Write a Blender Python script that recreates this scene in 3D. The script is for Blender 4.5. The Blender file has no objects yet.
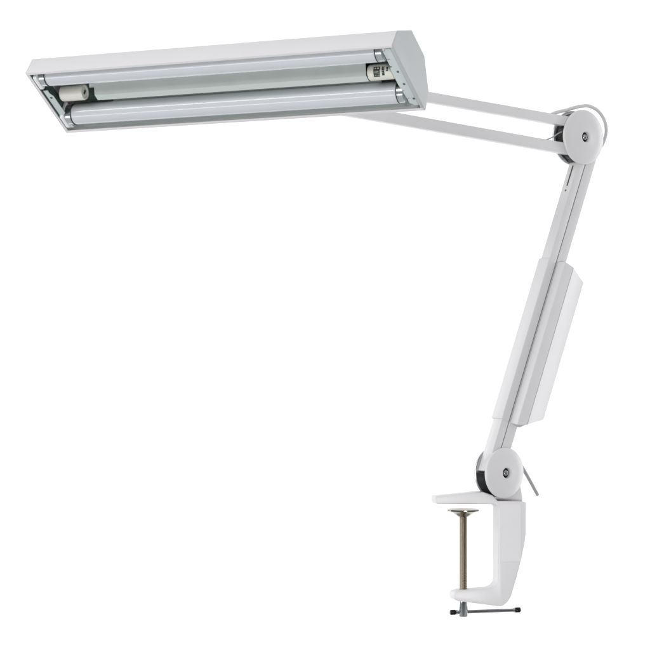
import bpy, bmesh, math, random
from mathutils import Vector, Matrix

random.seed(4)
S = bpy.context.scene
COL = S.collection
R = math.radians
MM = 0.001
CAM_H = 1.0                                   # camera height above the floor, metres
CAM = Vector((0, 0, CAM_H))

# ------------------------------------------------------------------ frames (millimetres -> metres)
class Frame:
    """A right-angled frame in which one group of parts is drawn, in millimetres."""
    def __init__(self, origin, ex, ey, ez, k=1.0):
        self.o, self.ex, self.ey, self.ez, self.k = Vector(origin), Vector(ex).normalized(), Vector(ey).normalized(), Vector(ez).normalized(), k
    def __call__(self, p):
        x, y, z = p
        return (self.o + (self.ex * x + self.ey * y + self.ez * z) * self.k) * MM + CAM

# lamp head: x along the tubes, y across the opening, z into the housing
HEAD = Frame((-128.1, 2967.5, 288.65), (0.91365, -0.40587, 0.02275), (0.34817, 0.75242, -0.55915), (0.20982, 0.51879, 0.82876))
# arms: u along the swing plane, v up, w along the joint axis
K = 3300 / 3250
YAW = R(38)
ARM = Frame((343.96 * K, 3250 * K, 254.58 * K), (math.cos(YAW), math.sin(YAW), 0), (0, 0, 1), (math.sin(YAW), -math.cos(YAW), 0), K)
# clamp
CY = R(12)
CLAMP = Frame((232.67, 3208.92, -197.2), (math.cos(CY), math.sin(CY), 0), (0, 0, 1), (math.sin(CY), -math.cos(CY), 0))
LEAN = Vector((0.3746, 0.9272))               # lower arm direction in (u, v)
SIDE = Vector((0.9272, -0.3746))
GAP = Vector((4.4, -36.8))
def LOW(p):                                   # (across, along, w) on the lower arm
    q, a, w = p
    c = GAP + SIDE * q + LEAN * a
    return ARM((c.x, c.y, w))

ROOT_LOC = CLAMP((0, -192, 0))

# ------------------------------------------------------------------ materials
def mat(name, base, rough=0.4, metal=0.0, coat=0.0, bump=0.0, scale=400.0, tint=0.0, spec=0.5, coat_rough=0.1, rvar=0.06):
    m = bpy.data.materials.new(name); m.use_nodes = True
    nt = m.node_tree; b = nt.nodes['Principled BSDF']
    b.inputs['Base Color'].default_value = (*base, 1)
    b.inputs['Metallic'].default_value = metal
    b.inputs['Specular IOR Level'].default_value = spec
    b.inputs['Coat Weight'].default_value = coat
    b.inputs['Coat Roughness'].default_value = coat_rough
    tc = nt.nodes.new('ShaderNodeTexCoord')
    n1 = nt.nodes.new('ShaderNodeTexNoise'); n1.inputs['Scale'].default_value = 35; n1.inputs['Detail'].default_value = 5
    nt.links.new(tc.outputs['Object'], n1.inputs['Vector'])
    mr = nt.nodes.new('ShaderNodeMapRange')
    mr.inputs['To Min'].default_value = max(0.02, rough - rvar); mr.inputs['To Max'].default_value = min(1, rough + rvar)
    nt.links.new(n1.outputs['Fac'], mr.inputs['Value']); nt.links.new(mr.outputs['Result'], b.inputs['Roughness'])
    if tint:
        mx = nt.nodes.new('ShaderNodeMix'); mx.data_type = 'RGBA'
        mx.inputs[6].default_value = (*[c * (1 - tint) for c in base], 1); mx.inputs[7].default_value = (*base, 1)
        nt.links.new(n1.outputs['Fac'], mx.inputs[0]); nt.links.new(mx.outputs[2], b.inputs['Base Color'])
    if bump:
        n2 = nt.nodes.new('ShaderNodeTexNoise'); n2.inputs['Scale'].default_value = scale; n2.inputs['Detail'].default_value = 3
        nt.links.new(tc.outputs['Object'], n2.inputs['Vector'])
        bp = nt.nodes.new('ShaderNodeBump'); bp.inputs['Strength'].default_value = bump; bp.inputs['Distance'].default_value = 0.0004
        nt.links.new(n2.outputs['Fac'], bp.inputs['Height']); nt.links.new(bp.outputs['Normal'], b.inputs['Normal'])
    return m

M = {
    'white':   mat('white_powder_coat', (0.755, 0.735, 0.742), 0.38, bump=0.25, scale=260, tint=0.05),
    'cover':   mat('off_white_cover_paint', (0.695, 0.685, 0.69), 0.36, bump=0.25, scale=260, tint=0.05),
    'arm':     mat('white_arm_paint', (0.70, 0.685, 0.69), 0.32, bump=0.22, scale=260, tint=0.05),
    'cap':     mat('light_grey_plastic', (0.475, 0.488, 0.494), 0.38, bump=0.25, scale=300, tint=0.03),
    'plate':   mat('pale_grey_enamel', (0.60, 0.66, 0.65), 0.35, bump=0.08, scale=800, tint=0.06),
    'inner':   mat('dark_green_shade_and_screws', (0.075, 0.115, 0.105), 0.35, tint=0.25),  # housing interior's shade put into the colour; screw heads use it too
    'reflector': mat('reflector_enamel', (0.73, 0.785, 0.75), 0.22, metal=0.5, coat=0.8, coat_rough=0.06, tint=0.04),
    'glass':   mat('fluorescent_tube_glass', (0.60, 0.615, 0.64), 0.45, coat=1.0, coat_rough=0.05, spec=0.4),
    'chrome':  mat('bright_chrome', (0.52, 0.535, 0.54), 0.08, metal=1.0, rvar=0.03),
    'nickel':  mat('warm_nickel', (0.37, 0.315, 0.25), 0.20, metal=1.0, tint=0.06, rvar=0.02),
    'bar':     mat('dark_chrome', (0.33, 0.335, 0.34), 0.12, metal=1.0, rvar=0.03),
    'pad':     mat('pressed_steel', (0.30, 0.265, 0.22), 0.20, metal=1.0, tint=0.1),
    'ferrule': mat('dull_aluminium', (0.60, 0.63, 0.64), 0.25, metal=1.0, rvar=0.04),
    'backplate': mat('satin_steel_plate', (0.50, 0.51, 0.52), 0.24, metal=1.0, rvar=0.05),
    'holder':  mat('white_holder_plastic', (0.82, 0.83, 0.84), 0.35),
    'starter': mat('ivory_starter_can', (0.74, 0.73, 0.66), 0.33, tint=0.05),
    'black':   mat('black_plastic', (0.006, 0.008, 0.008), 0.24, bump=0.1, scale=600, spec=0.18),
    'ink':     mat('dark_print', (0.035, 0.05, 0.04), 0.6),
    'cable':   mat('grey_cable', (0.62, 0.62, 0.62), 0.5),
    'gap':     mat('grey_gap_strip', (0.11, 0.11, 0.11), 0.6),
    'seam':    mat('seam_grey', (0.46, 0.45, 0.455), 0.6),
    'cord':    mat('grey_cord', (0.36, 0.36, 0.36), 0.45),
}

# ------------------------------------------------------------------ mesh helpers
def finish(name, bm, m, parent, smooth=38):
    bmesh.ops.remove_doubles(bm, verts=bm.verts, dist=1e-7)
    bmesh.ops.recalc_face_normals(bm, faces=bm.faces)
    me = bpy.data.meshes.new(name)
    off = -ROOT_LOC
    bmesh.ops.translate(bm, verts=bm.verts, vec=off)
    bm.to_mesh(me); bm.free()
    for p in me.polygons: p.use_smooth = True
    me.set_sharp_from_angle(angle=R(smooth))
    me.materials.append(M[m] if isinstance(m, str) else m)
    o = bpy.data.objects.new(name, me); COL.objects.link(o)
    if parent: o.parent = parent
    return o

def bevel(bm, width, seg=3, ang=25):
    ed = [e for e in bm.edges if len(e.link_faces) == 2 and e.calc_face_angle(0) > R(ang)]
    bmesh.ops.bevel(bm, geom=ed, offset=width * MM, offset_type='OFFSET', segments=seg, profile=0.5, affect='EDGES', clamp_overlap=True)

def prism(bm, T, poly, lo, hi, axis):
    """Extrude the 2-D outline `poly` from lo to hi along the given axis of frame T (0, 1 or 2)."""
    def P(c, s):
        if axis == 0: return T((s, c[0], c[1]))
        if axis == 1: return T((c[0], s, c[1]))
        return T((c[0], c[1], s))
    a = [bm.verts.new(P(c, lo)) for c in poly]; b = [bm.verts.new(P(c, hi)) for c in poly]
    n = len(poly)
    for i in range(n): bm.faces.new((a[i], a[(i + 1) % n], b[(i + 1) % n], b[i]))
    bm.faces.new(a[::-1]); bm.faces.new(b)
    bm.normal_update()

def box(bm, T, x0, x1, y0, y1, z0, z1):
    prism(bm, T, [(x0, y0), (x1, y0), (x1, y1), (x0, y1)], z0, z1, 2)

def lathe(bm, T, centre, axis, prof, n=48):
    """Spin profile [(radius, position along axis)] round an axis of frame T through centre."""
    c = list(centre); o1, o2 = [i for i in range(3) if i != axis]
    rings = []
    for r, s in prof:
        if r < 1e-6:
            p = c[:]; p[axis] += s; rings.append([bm.verts.new(T(p))]); continue
        ring = []
        for k in range(n):
            t = 2 * math.pi * k / n
            p = c[:]; p[axis] += s; p[o1] += r * math.cos(t); p[o2] += r * math.sin(t)
            ring.append(bm.verts.new(T(p)))
        rings.append(ring)
    for a, b in zip(rings, rings[1:]):
        for k in range(n):
            k2 = (k + 1) % n
            if len(a) == 1 and len(b) == 1: continue
            if len(a) == 1: bm.faces.new((a[0], b[k2], b[k]))
            elif len(b) == 1: bm.faces.new((a[k], a[k2], b[0]))
            else: bm.faces.new((a[k], a[k2], b[k2], b[k]))
    bm.normal_update()

def tube(bm, pts, r, n=14, sub=8):
    """A round cable through world points (Catmull-Rom), radius in mm."""
    P = [Vector(p) for p in pts]
    P = [2 * P[0] - P[1]] + P + [2 * P[-1] - P[-2]]
    path = []
    for i in range(1, len(P) - 2):
        for s in range(sub):
            t = s / sub
            a, b, c, d = P[i - 1], P[i], P[i + 1], P[i + 2]
            path.append(0.5 * ((2 * b) + (c - a) * t + (2 * a - 5 * b + 4 * c - d) * t * t + (3 * b - a - 3 * c + d) * t ** 3))
    path.append(P[-2])
    up = Vector((0.2, -0.9, 0.35)); rings = []
    for i, p in enumerate(path):
        tg = (path[min(i + 1, len(path) - 1)] - path[max(i - 1, 0)]).normalized()
        x = up.cross(tg).normalized(); y = tg.cross(x)
        rings.append([bm.verts.new(p + (x * math.cos(2 * math.pi * k / n) + y * math.sin(2 * math.pi * k / n)) * r * MM) for k in range(n)])
    for a, b in zip(rings, rings[1:]):
        for k in range(n): bm.faces.new((a[k], a[(k + 1) % n], b[(k + 1) % n], b[k]))
    bm.faces.new(rings[0][::-1]); bm.faces.new(rings[-1])

# ------------------------------------------------------------------ the lamp
lamp = bpy.data.objects.new('desk_lamp', None); COL.objects.link(lamp)
lamp.location = ROOT_LOC; lamp.empty_display_size = 0.05
lamp['label'] = 'white twin tube clamp lamp with jointed double bar arm and long open lamp head'
lamp['category'] = 'desk lamp'

# ---- head
HEX = [(-61, 0), (-57, 26.4), (-24, 55), (24, 55), (57, 26.4), (61, 0)]
bm = bmesh.new()
inner = [(-59.6, 1.2), (-55.6, 25.8), (-23.5, 53.6), (23.5, 53.6), (55.6, 25.8), (59.6, 1.2)]
prof = HEX + [(56.6, 0), (56.6, 1.2)] + inner[::-1] + [(-56.6, 1.2), (-56.6, 0)]
prism(bm, HEAD, prof, -249, 249, 0)
bevel(bm, 0.45, 2, 20)
finish('housing', bm, 'white', lamp)

for s in (-1, 1):
    bm = bmesh.new()
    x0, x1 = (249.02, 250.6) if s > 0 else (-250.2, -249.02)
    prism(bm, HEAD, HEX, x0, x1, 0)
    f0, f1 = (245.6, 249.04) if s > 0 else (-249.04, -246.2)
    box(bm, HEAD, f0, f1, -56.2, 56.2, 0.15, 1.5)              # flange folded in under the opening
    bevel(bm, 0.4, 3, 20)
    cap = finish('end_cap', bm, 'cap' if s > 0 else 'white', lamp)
    # pale strip plate along the opening, notched round the two tubes
    bm = bmesh.new()
    o, i_, nt = 244.4 * s, 233.0 * s, 240.2 * s
    if s > 0:
        sh = [(o, -53), (o, 53), (238, 53), (236.5, 50), (233.5, 49), (233.5, 41), (236.5, 40), (236.5, 38.6), (232.6, 38), (232.6, 26), (235, 25), (235, 23.8), (232, 23), (231, 14), (231, -14), (232, -18.8), (235, -19.8), (235, -21), (232.6, -22), (232.6, -33), (237, -33.6), (237, -35), (232.8, -35.6), (232.8, -48), (236, -50), (237, -53)]
    else:
        sh = [(o, -22), (o, 53), (236 * s, 53), (236 * s, 50), (239 * s, 47), (239 * s, 28), (235 * s, 24), (235 * s, -10), (238 * s, -16), (238 * s, -22)]
    prism(bm, HEAD, sh, 2.4, 3.6, 2)
    if s > 0: box(bm, HEAD, 233.2, 234.4, -17, 21, 3.4, 30)
    bevel(bm, 0.3, 2, 30)
    plate = finish('end_bracket', bm, 'plate', lamp)
    for y in ((-11, 40, 12) if s > 0 else (-8, 30, 46)):
        bm = bmesh.new()
        lathe(bm, HEAD, ((239 if abs(y) < 25 else 242) * s, y, 0), 2, [(0, 1.5), (1.2, 1.5), (1.6, 2.0), (1.6, 2.5)], 16)
        finish('screw', bm, 'inner', plate)

for s in (-1, 1):                                            # two fluorescent tubes with metal caps
    yt, zt = 39 * s, 12.5
    x0, x1 = -239, 231
    bm = bmesh.new()
    arc = [(13.5 - 2.6 * (1 - math.sin(t)), -(1 - 0) * 4.5 * math.cos(t)) for t in [R(a) for a in (0, 20, 40, 60, 75, 90)]]
    pl = [(r, x0 + 8.0 + 4.5 + d) for r, d in arc]; pr = [(r, x1 - 8.0 - 4.5 - d) for r, d in arc][::-1]
    lathe(bm, HEAD, (0, yt, zt), 0, [(0, x0 + 7.5)] + pl + pr + [(0, x1 - 7.5)], 64)
    t = finish('fluorescent_tube', bm, 'glass', lamp)
    for e in (-1, 1):
        xe = x0 if e < 0 else x1
        bm = bmesh.new()
        lathe(bm, HEAD, (xe, yt, zt), 0, [(0, 0), (12.0, 0), (13.2, -e * 0.9), (13.2, -e * 6.8), (13.6, -e * 7.0), (13.6, -e * 8.2), (11.0, -e * 8.6), (0, -e * 8.6)], 48)
        finish('metal_cap', bm, 'ferrule', t)
        bm = bmesh.new()
        lathe(bm, HEAD, (xe - e * 8.9, yt, zt), 0, [(10.0, -0.7), (13.65, -0.7), (13.65, 0.5), (10.0, 0.5)], 48)
        finish('seal_ring', bm, 'ink', t)
        # lampholder: rounded block the pins turn into
        bm = bmesh.new()
        xa, xb = (-244.6, -239.6) if e < 0 else (231.6, 240.0)
        lo_z = -0.6 if e < 0 else 4.0
        prism(bm, HEAD, [(yt - 10.5, lo_z), (yt + 10.5, lo_z), (yt + 12.5, lo_z + 2.5), (yt + 12.5, 24), (yt - 12.5, 24), (yt - 12.5, lo_z + 2.5)], xa, xb, 0)
        bevel(bm, 1.2, 3, 25)
        finish('lampholder', bm, 'holder', lamp)

# reflector: folded aluminium, ridge in the middle cut away round the two starters
bm = bmesh.new()
def sheet(bm, pr, xa, xb, th=0.8):
    low = [(y, z + th) for y, z in pr[::-1]]
    prism(bm, HEAD, pr + low, xa, xb, 0)
def arcs(s):
    return [(58 * s, 5.5), (56.5 * s, 14), (54 * s, 22), (47 * s, 27.5), (40 * s, 29.5)]
def troughs(s):
    return [(40 * s, 29.5), (31 * s, 28.5), (23 * s, 24.5), (17 * s, 18.5)]
sheet(bm, arcs(-1), -237, 231)
sheet(bm, troughs(-1) + [(-11.5, 11.8)], -185, -178)
sheet(bm, troughs(-1) + [(-6, 5.2), (-5, 4.2), (5, 4.2), (6, 5.2)] + troughs(1)[::-1], -178, 195.4)
sheet(bm, arcs(1)[::-1], -237, 231)
finish('reflector', bm, 'reflector', lamp, 30)
bm = bmesh.new()                                             # dark sheets added as the shade inside the housing, behind the cut-outs
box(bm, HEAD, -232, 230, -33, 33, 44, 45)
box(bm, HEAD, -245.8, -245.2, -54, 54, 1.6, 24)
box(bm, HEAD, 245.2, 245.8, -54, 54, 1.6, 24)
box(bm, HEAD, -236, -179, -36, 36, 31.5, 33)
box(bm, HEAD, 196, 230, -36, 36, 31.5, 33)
finish('shade_sheets', bm, 'inner', lamp)

# starters
def starter(xa, xb, face, y, z, k=1.0):
    L = abs(xb - xa); d = 1 if xb > xa else -1
    bm = bmesh.new()
    lathe(bm, HEAD, (xa, y, z), 0, [(0, 0), (9.2, 0), (10.3, d * 1.0), (10.7, d * 2.4), (10.7, d * (L - 8)), (10.5, d * (L - 7.8)), (10.5, d * (L - 7.2)), (10.8, d * (L - 7)),
                                    (10.8, d * (L - 1.4)), (10.0, d * L), (7.6, d * L), (7.2, d * (L - 0.8)), (0, d * (L - 0.8))], 48)
    bmesh.ops.translate(bm, verts=bm.verts, vec=-HEAD((0, y, z)))
    for v_ in bm.verts:                                      # trim the can to its radius
        along = HEAD.ex * v_.co.dot(HEAD.ex); v_.co = along + (v_.co - along) * k
    bmesh.ops.translate(bm, verts=bm.verts, vec=HEAD((0, y, z)))
    o = finish('starter', bm, 'starter', lamp)
    bm = bmesh.new()
    box(bm, HEAD, xb - d * 0.9, xb - d * 0.3, y - 1.6, y + 1.6, z - 3.0, z + 3.0)
    finish('contact_slot', bm, 'ink', o)
    return o
starter(-231, -197.5, 1, 0, 15, 0.95)
st = starter(229.5, 196.5, -1, 0, 13.5, 0.92)
# small dark print wrapped round the right hand starter, three rows of strokes
bm = bmesh.new()
def mark(x0, x1, a0, a1):
    n = 5; r0, r1 = 9.86, 9.92
    grid = []
    for k in range(n + 1):
        a = R(a0 + (a1 - a0) * k / n)
        y, z = -math.cos(a), -math.sin(a)
        grid.append([bm.verts.new(HEAD((x, y * r, 13.5 + z * r))) for x, r in ((x0, r0), (x1, r0), (x1, r1), (x0, r1))])
    for a, b in zip(grid, grid[1:]):
        for k in range(4): bm.faces.new((a[k], a[(k + 1) % 4], b[(k + 1) % 4], b[k]))
    bm.faces.new(grid[0][::-1]); bm.faces.new(grid[-1])
for (x0, x1, a0, a1) in [
    (193.0, 194.3, 2, 72), (199.5, 200.8, 4, 24), (193.0, 200.5, 2, 8), (193.0, 200.5, 20, 26), (196.0, 197.2, 8, 20),
    (193.0, 200.5, 30, 35), (193.0, 200.5, 44, 49), (199.2, 200.5, 36, 48), (193.0, 200.5, 54, 59), (193.0, 200.0, 66, 72), (196.3, 197.5, 57, 70),
    (203.0, 206.0, 4, 9), (203.0, 206.0, 13, 18), (203.0, 204.0, 8, 30), (203.0, 206.0, 24, 29), (203.0, 206.0, 36, 41), (204.6, 205.6, 34, 54), (203.0, 206.0, 48, 53), (203.0, 206.0, 59, 64),
    (208.2, 210.4, 10, 15), (208.2, 210.4, 20, 25), (209.4, 210.3, 12, 36), (208.2, 210.4, 32, 37)]:
    mark(205 + (x0 - 193) * 1.08, 205 + (x1 - 193) * 1.08 + 0.2, a0 - 2, a1 * 1.04)
finish('print', bm, 'ink', st)

# ---- joints
def disc(front, c, r, r_in=6.9):
    s = 1 if front else -1
    bm = bmesh.new()
    P = [(0, 8.4), (r - 1.2, 8.4), (r, 9.2), (r, 11.2), (r - 0.5, 11.9), (r - 1.6, 12.5), (r * 0.62, 14.1), (r_in + 3.2, 15.2), (r_in + 1.2, 15.6), (r_in + 0.3, 15.3), (r_in, 14.6), (r_in - 0.4, 10.6), (0, 10.6)]
    lathe(bm, ARM, (c[0], c[1], 0), 2, [(q, s * w) for q, w in P], 96)
    o = finish('joint_disc', bm, 'arm' if front else 'backplate', lamp, 45)
    bm = bmesh.new()
    lathe(bm, ARM, (c[0], c[1], 0), 2, [(6.4, s * 10.7), (6.4, s * 11.6), (5.6, s * 11.9), (0, s * 11.9)], 32)
    finish('recess_shade', bm, 'black', o, 50)  # black floor disc put in to darken the bolt recess
    bm = bmesh.new()
    lathe(bm, ARM, (c[0], c[1], 0), 2, [(3.7, s * 11.8), (3.7, s * 13.4), (3.1, s * 14.1), (2.0, s * 14.1), (1.9, s * 12.6), (0, s * 12.6)], 24)
    finish('bolt', bm, 'chrome', o, 50)
    return o
EL, LO = (-2.0, -1.0), (-145.7, -448.8)
for c, r in ((EL, 36.8), (LO, 33.4)):
    disc(True, c, r); disc(False, c, r)
    bm = bmesh.new()                                         # core block: smaller on the side where the bars come in
    if c is LO: rad = lambda t: r - 1.0 if 180 <= t <= 360 else r - 9.0
    else: rad = lambda t: r - 3.5 if 40 < t < 250 else r - 2.0
    prism(bm, ARM, [(c[0] + rad(t) * math.cos(R(t)), c[1] + rad(t) * math.sin(R(t))) for t in range(0, 360, 5)], -8.3, 8.3, 2)
    finish('joint_core', bm, 'black', lamp)

# ---- upper arm: two parallel bars
def bar(T, poly, w0, w1, bev=0.7):
    bm = bmesh.new(); prism(bm, T, poly, w0, w1, 2); bevel(bm, bev, 3, 30)
    return bm
def ubar(u0, v0, u1, v1, ht):
    d = Vector((u1 - u0, v1 - v0)).normalized(); n = Vector((-d.y, d.x)) * ht / 2
    a, b = Vector((u0, v0)), Vector((u1, v1))
    return [tuple(a - n), tuple(b - n), tuple(b + n), tuple(a + n)]
finish('arm_bar', bar(ARM, ubar(-432, 49.8, -14, 18.2, 13.2), -3.0, 8.6), 'arm', lamp)
finish('arm_bar', bar(ARM, ubar(-432, 16.2, -14, -18.8, 14.6), -3.0, 8.6), 'arm', lamp)
# ---- lower arm: the linkage is folded nearly flat, so the bars almost touch
lb = finish('arm_bar', bar(LOW, [(-13.6, -446), (-1.0, -446), (-1.0, 34), (-13.6, 34)], -8.6, 8.6), 'arm', lamp)
finish('arm_bar', bar(LOW, [(0.5, -450), (16.2, -450), (16.2, 38), (0.5, 38)], -8.6, 8.6), 'arm', lamp)
bm = bmesh.new()                                             # seam strip inside the gap
box(bm, LOW, -1.2, 0.7, -440, 25, -8.0, 7.4)
finish('gap_strip', bm, 'gap', lamp)
bm = bmesh.new()                                             # slot and screw in the bar's narrow side
box(bm, LOW, -13.75, -13.2, -38, -8, -1.1, 1.3)
finish('slot', bm, 'ink', lb)
bm = bmesh.new()
lathe(bm, LOW, (-13.6, -44.7, 0), 0, [(0, -0.5), (1.3, -0.4), (1.6, 0.1)], 16)
finish('screw', bm, 'inner', lb)

# cover clipped over one bar, ballast box on the other
bm = bmesh.new()
prism(bm, LOW, [(-15.4, -11.2), (-1.6, -11.2), (-1.6, 9.6), (-15.4, 9.6)], -373.5, -144.5, 1)
bevel(bm, 1.2, 3, 30)
finish('arm_cover', bm, 'cover', lamp)
bm = bmesh.new()
sec = [(0.2, 9.2, -143.0, -373.5), (4.2, 20.5, -141.8, -374.8), (20.2, 20.5, -142.3, -369.5), (54.0, 12.0, -151.5, -349.0), (52.0, -12.0, -151.5, -349.0), (17.0, -16.0, -143.0, -372.0), (17.0, 9.0, -143, -373.5)]
tp = [bm.verts.new(LOW((q, at, w))) for q, w, at, ab in sec]; bt = [bm.verts.new(LOW((q, ab, w))) for q, w, at, ab in sec]
n = len(sec)
for i in range(n): bm.faces.new((tp[i], tp[(i + 1) % n], bt[(i + 1) % n], bt[i]))
bm.faces.new(tp); bm.faces.new(bt[::-1]); bm.normal_update()
bmesh.ops.recalc_face_normals(bm, faces=bm.faces)
bevel(bm, 1.3, 3, 8)
bb = finish('ballast_box', bm, 'cover', lamp, 30)
bm = bmesh.new()                                             # joint line between box and its lid
box(bm, LOW, 20.5, 21.5, -368, -143.6, 14, 20.5)
finish('lid_seam', bm, 'seam', bb)

# ---- mount between arm end and lamp head (behind the head)
bm = bmesh.new()
lathe(bm, ARM, (-432, 31.5, 0), 2, [(0, -13), (20.5, -13), (22, -11.5), (22, -9), (0, -9)], 64)
lathe(bm, ARM, (-432, 31.5, 0), 2, [(0, 13), (20.5, 13), (22, 11.5), (22, 9), (0, 9)], 64)
finish('end_joint', bm, 'arm', lamp)
bm = bmesh.new()
foot = [(-24, 29.5, 51.0), (24, 29.5, 51.0), (24, 49.5, 33.5), (-24, 49.5, 33.5)]
cx = 93
lo_ = [bm.verts.new(HEAD((cx + x, y, z))) for x, y, z in foot]
hi_ = [bm.verts.new(HEAD((cx + x * 0.42, 88 + (y - 39.5) * 0.45, 57 + (z - 42) * 0.45))) for x, y, z in foot]
for i in range(4): bm.faces.new((lo_[i], lo_[(i + 1) % 4], hi_[(i + 1) % 4], hi_[i]))
bm.faces.new(lo_[::-1]); bm.faces.new(hi_); bm.normal_update()
bevel(bm, 2, 3, 25)
finish('head_mount', bm, 'arm', lamp)

# ---- cables
A_ = lambda u, v, w=-3: ARM((u, v, w))
bm = bmesh.new()
tube(bm, [A_(-62, 22, 2), A_(-50, 28.5, 1), A_(-36, 32.5, 0), A_(-22, 35.2, -2), A_(-10, 38.6), A_(6, 42.2), A_(22, 43.2), A_(38, 38.2), A_(49.5, 27.5), A_(54.5, 14), A_(52, 1), A_(44, -12), A_(32, -24), A_(19, -42, -6), A_(12, -60, -7)], 2.4)
finish('cable', bm, 'cable', lamp)
bm = bmesh.new()
tube(bm, [A_(-92, -11.5, 4), A_(-77, -8.8, 4), A_(-63, -6.6, 4), A_(-50, -1.7, 4), A_(-41, 3.2, 4), A_(-30, 7.0, 4)], 0.9, 10)
finish('wire', bm, 'cord', lamp)
bm = bmesh.new()
tube(bm, [A_(-118, -420, -10), A_(-103, -434, -10), A_(-90, -450.7, -10), A_(-78, -467, -10), A_(-67, -482.5, -10)], 2.3)
finish('cord', bm, 'cord', lamp)

# ---- clamp
bm = bmesh.new()
out = [(-91.2, -30.0), (-89.8, -39.8), (-12, -41.6), (-6.8, -43.2), (-5.2, -47), (-5.2, -140), (-6.2, -146), (-9.5, -150.4), (-15, -152.8), (-20.4, -153.6), (-56.5, -155.0),
       (-63.5, -156.6), (-65.9, -160.5), (-65.2, -166), (-61.6, -168.9), (-3.1, -177.6), (1.7, -177.1), (8.0, -172.5), (13.1, -165.3), (20.7, -140.8), (27.4, -116.3), (32.6, -92), (33.9, -80),
       (34.2, -39.0), (-5.5, -37.0), (-12.0, -29.5), (-25.9, -24.6)]
prism(bm, CLAMP, out, -13, 13, 2)
prism(bm, CLAMP, [(-10, -42), (34.3, -42), (34.3, -32.4), (31.0, -16), (25, -9), (4, -9), (-10, -26)], -13, -4.5, 2)
bevel(bm, 1.8, 4, 30)
box(bm, CLAMP, -2.6, 26.5, -118, -41.5, 12.6, 13.5)         # raised panel on the post
finish('clamp_body', bm, 'white', lamp, 40)
bm = bmesh.new()                                             # swivel socket under the lower joint
lathe(bm, ARM, (LO[0], LO[1], 0), 1, [(0, 8), (8, 8), (8, -24), (0, -24)], 32)
finish('swivel_pin', bm, 'chrome', lamp)

# screw with real helical thread
bm = bmesh.new()
sx = -49.4; top, bot, pitch, seg = -56.5, -158.0, 2.2, 32
turns = int((top - bot) / pitch); prevr = None
rows = []
for i in range(turns * 4 + 1):
    row = []
    for k in range(seg):
        ph = (i / 4 + k / seg) % 1.0
        r = 5.7 - 1.25 * (1 - abs(2 * ph - 1))
        row.append(bm.verts.new(CLAMP((sx + r * math.cos(2 * math.pi * k / seg), top - i * pitch / 4, r * math.sin(2 * math.pi * k / seg)))))
    rows.append(row)
for a, b in zip(rows, rows[1:]):
    for k in range(seg): bm.faces.new((a[k], a[(k + 1) % seg], b[(k + 1) % seg], b[k]))
bm.faces.new(rows[0]); bm.faces.new(rows[-1][::-1])
scr = finish('clamp_screw', bm, 'nickel', lamp, 60)
bm = bmesh.new()
lathe(bm, CLAMP, (sx, 0, 0), 1, [(0, -58.2), (6.4, -58.2), (8.2, -57.4), (10.6, -55.4), (14.0, -53.0), (17.5, -51.6), (20.4, -51.0), (21.4, -50.2), (21.4, -49.0), (20.6, -48.4), (17, -49.0), (8, -50.4), (0, -50.4)], 64)
finish('pressure_pad', bm, 'pad', scr, 50)
bm = bmesh.new()
lathe(bm, CLAMP, (sx, 0, 0), 1, [(0, -160), (6.0, -160), (6.0, -190.2), (5.2, -191.4), (0, -191.6)], 48)
finish('screw_head', bm, 'chrome', scr)
bm = bmesh.new()
hz = -184.7
def HB(p):                                                   # the tommy bar droops a little to one side
    x, y, z = p
    return CLAMP((x, y + 0.012 * x, z))
lathe(bm, HB, (0, hz, 0), 0, [(0, -64), (2.3, -64), (2.3, 26), (0, 26)], 28)
hd = finish('tommy_bar', bm, 'bar', lamp)
for xe, d in ((-60.0, -1), (22.0, 1)):
    bm = bmesh.new()
    lathe(bm, HB, (xe, hz, 0), 0, [(2.35, 0), (3.1, d * 0.3), (3.5, d * 1.0), (3.5, d * 6.4), (2.8, d * 7.6), (0, d * 7.8)], 32)
    finish('end_knob', bm, 'black', hd, 50)
    bm = bmesh.new()
    lathe(bm, HB, (xe, hz, 0), 0, [(2.3, -d * 2.6), (3.1, -d * 2.4), (3.1, -d * 0.2), (2.3, 0)], 28)
    finish('collar', bm, 'chrome', hd, 50)

# ------------------------------------------------------------------ white seamless studio backdrop
bm = bmesh.new()
Y0 = 6.6
pr = [(-1.0, -0.9), (5.2, -0.9)] + [(5.2 + 1.4 * math.sin(R(a)), 0.5 - 1.4 * math.cos(R(a))) for a in range(10, 90, 10)] + [(Y0, 0.5), (Y0, 5.5)]
pr = [(y, z) for y, z in pr if y > 4.0]
rows = [[bm.verts.new((x, y, z + 0.0)) for x in (-7, 7)] for y, z in [(5.15, -0.9)] + pr[1:]]
for a, b in zip(rows, rows[1:]): bm.faces.new((a[0], a[1], b[1], b[0]))
me = bpy.data.meshes.new('backdrop'); bmesh.ops.recalc_face_normals(bm, faces=bm.faces); bm.to_mesh(me); bm.free()
for p in me.polygons: p.use_smooth = True
me.materials.append(mat('white_paper', (0.9, 0.9, 0.9), 0.9, spec=0.0, tint=0.01))
bd = bpy.data.objects.new('backdrop', me); COL.objects.link(bd); bd['kind'] = 'structure'

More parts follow.
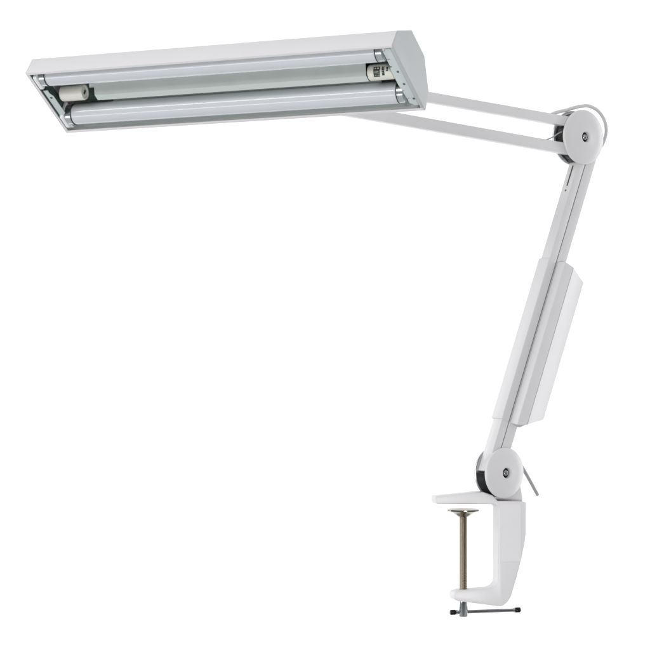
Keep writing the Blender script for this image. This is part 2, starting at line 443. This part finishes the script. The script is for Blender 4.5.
# ------------------------------------------------------------------ studio light
W = bpy.data.worlds.new('World'); S.world = W; W.use_nodes = True
nt = W.node_tree; bg = nt.nodes['Background']; bg.inputs['Strength'].default_value = 1.0
tc = nt.nodes.new('ShaderNodeTexCoord'); sp = nt.nodes.new('ShaderNodeSeparateXYZ')
nt.links.new(tc.outputs['Generated'], sp.inputs['Vector'])
def ramp(src, stops):                          # the room round the set: pale ceiling, dim floor, dark behind the camera
    r = nt.nodes.new('ShaderNodeValToRGB'); e = r.color_ramp.elements
    while len(e) < len(stops): e.new(0.5)
    for el, (p, v) in zip(e, stops): el.position = p; el.color = (v * 0.97, v * 0.985, v, 1)
    m = nt.nodes.new('ShaderNodeMapRange'); m.inputs['From Min'].default_value = -1; m.inputs['From Max'].default_value = 1
    nt.links.new(src, m.inputs['Value']); nt.links.new(m.outputs['Result'], r.inputs['Fac'])
    return r.outputs['Color']
mz = ramp(sp.outputs['Z'], [(0.0, 0.62), (0.28, 0.50), (0.40, 0.18), (0.48, 0.22), (0.60, 0.58), (1.0, 0.90)])
my = ramp(sp.outputs['Y'], [(0.0, 0.25), (0.10, 0.45), (0.22, 1.0), (1.0, 1.0)])
mu = nt.nodes.new('ShaderNodeMix'); mu.data_type = 'RGBA'; mu.blend_type = 'MULTIPLY'; mu.inputs[0].default_value = 1
nt.links.new(mz, mu.inputs[6]); nt.links.new(my, mu.inputs[7]); nt.links.new(mu.outputs[2], bg.inputs['Color'])

def area(name, loc, aim, sx_, sy_, power, col=(1, 1, 1)):
    l = bpy.data.lights.new(name, 'AREA'); l.shape = 'RECTANGLE'; l.size = sx_; l.size_y = sy_; l.energy = power; l.color = col
    o = bpy.data.objects.new(name, l); COL.objects.link(o); o.location = loc
    o.rotation_euler = (Vector(aim) - Vector(loc)).to_track_quat('-Z', 'Y').to_euler()
    return o
BP, KP, FP = 76, 19.5, 16.5
area('backdrop_light', (-2.6, 4.4, 1.2), (-0.6, 6.6, 1.2), 1.2, 3.0, BP)
area('backdrop_light', (2.6, 4.4, 1.2), (0.6, 6.6, 1.2), 1.2, 3.0, BP)
area('key_strip', (-2.2, 1.05, 2.2), (-0.1, 3.0, 1.2), 4.0, 0.40, KP * 2.0, (1.0, 0.985, 0.98))
area('low_strip', (-2.2, 1.05, -0.25), (-0.1, 3.0, 1.2), 4.0, 0.34, KP * 1.1)
area('rim_softbox', (2.5, 4.0, 0.7), (0.25, 3.2, 0.95), 0.9, 1.8, FP * 0.5)
area('front_softbox', (1.1, -0.8, 0.3), (0.25, 3.2, 0.8), 1.0, 0.8, FP * 3.6)

# ------------------------------------------------------------------ camera
cd = bpy.data.cameras.new('Camera'); cam = bpy.data.objects.new('Camera', cd); COL.objects.link(cam)
cam.location = CAM; cam.rotation_euler = (R(90), 0, 0)
cd.sensor_width = 36; cd.lens = 2400 / 650 * 36; cd.clip_start = 0.05; cd.clip_end = 100
S.camera = cam

S.view_settings.view_transform = 'Standard'; S.view_settings.look = 'None'
S.view_settings.exposure = 0; S.view_settings.gamma = 1
S.render.engine = 'CYCLES'
S.cycles.max_bounces = 10; S.cycles.diffuse_bounces = 5; S.cycles.glossy_bounces = 6
S.cycles.use_denoising = True
S.render.resolution_x = S.render.resolution_y = 1024
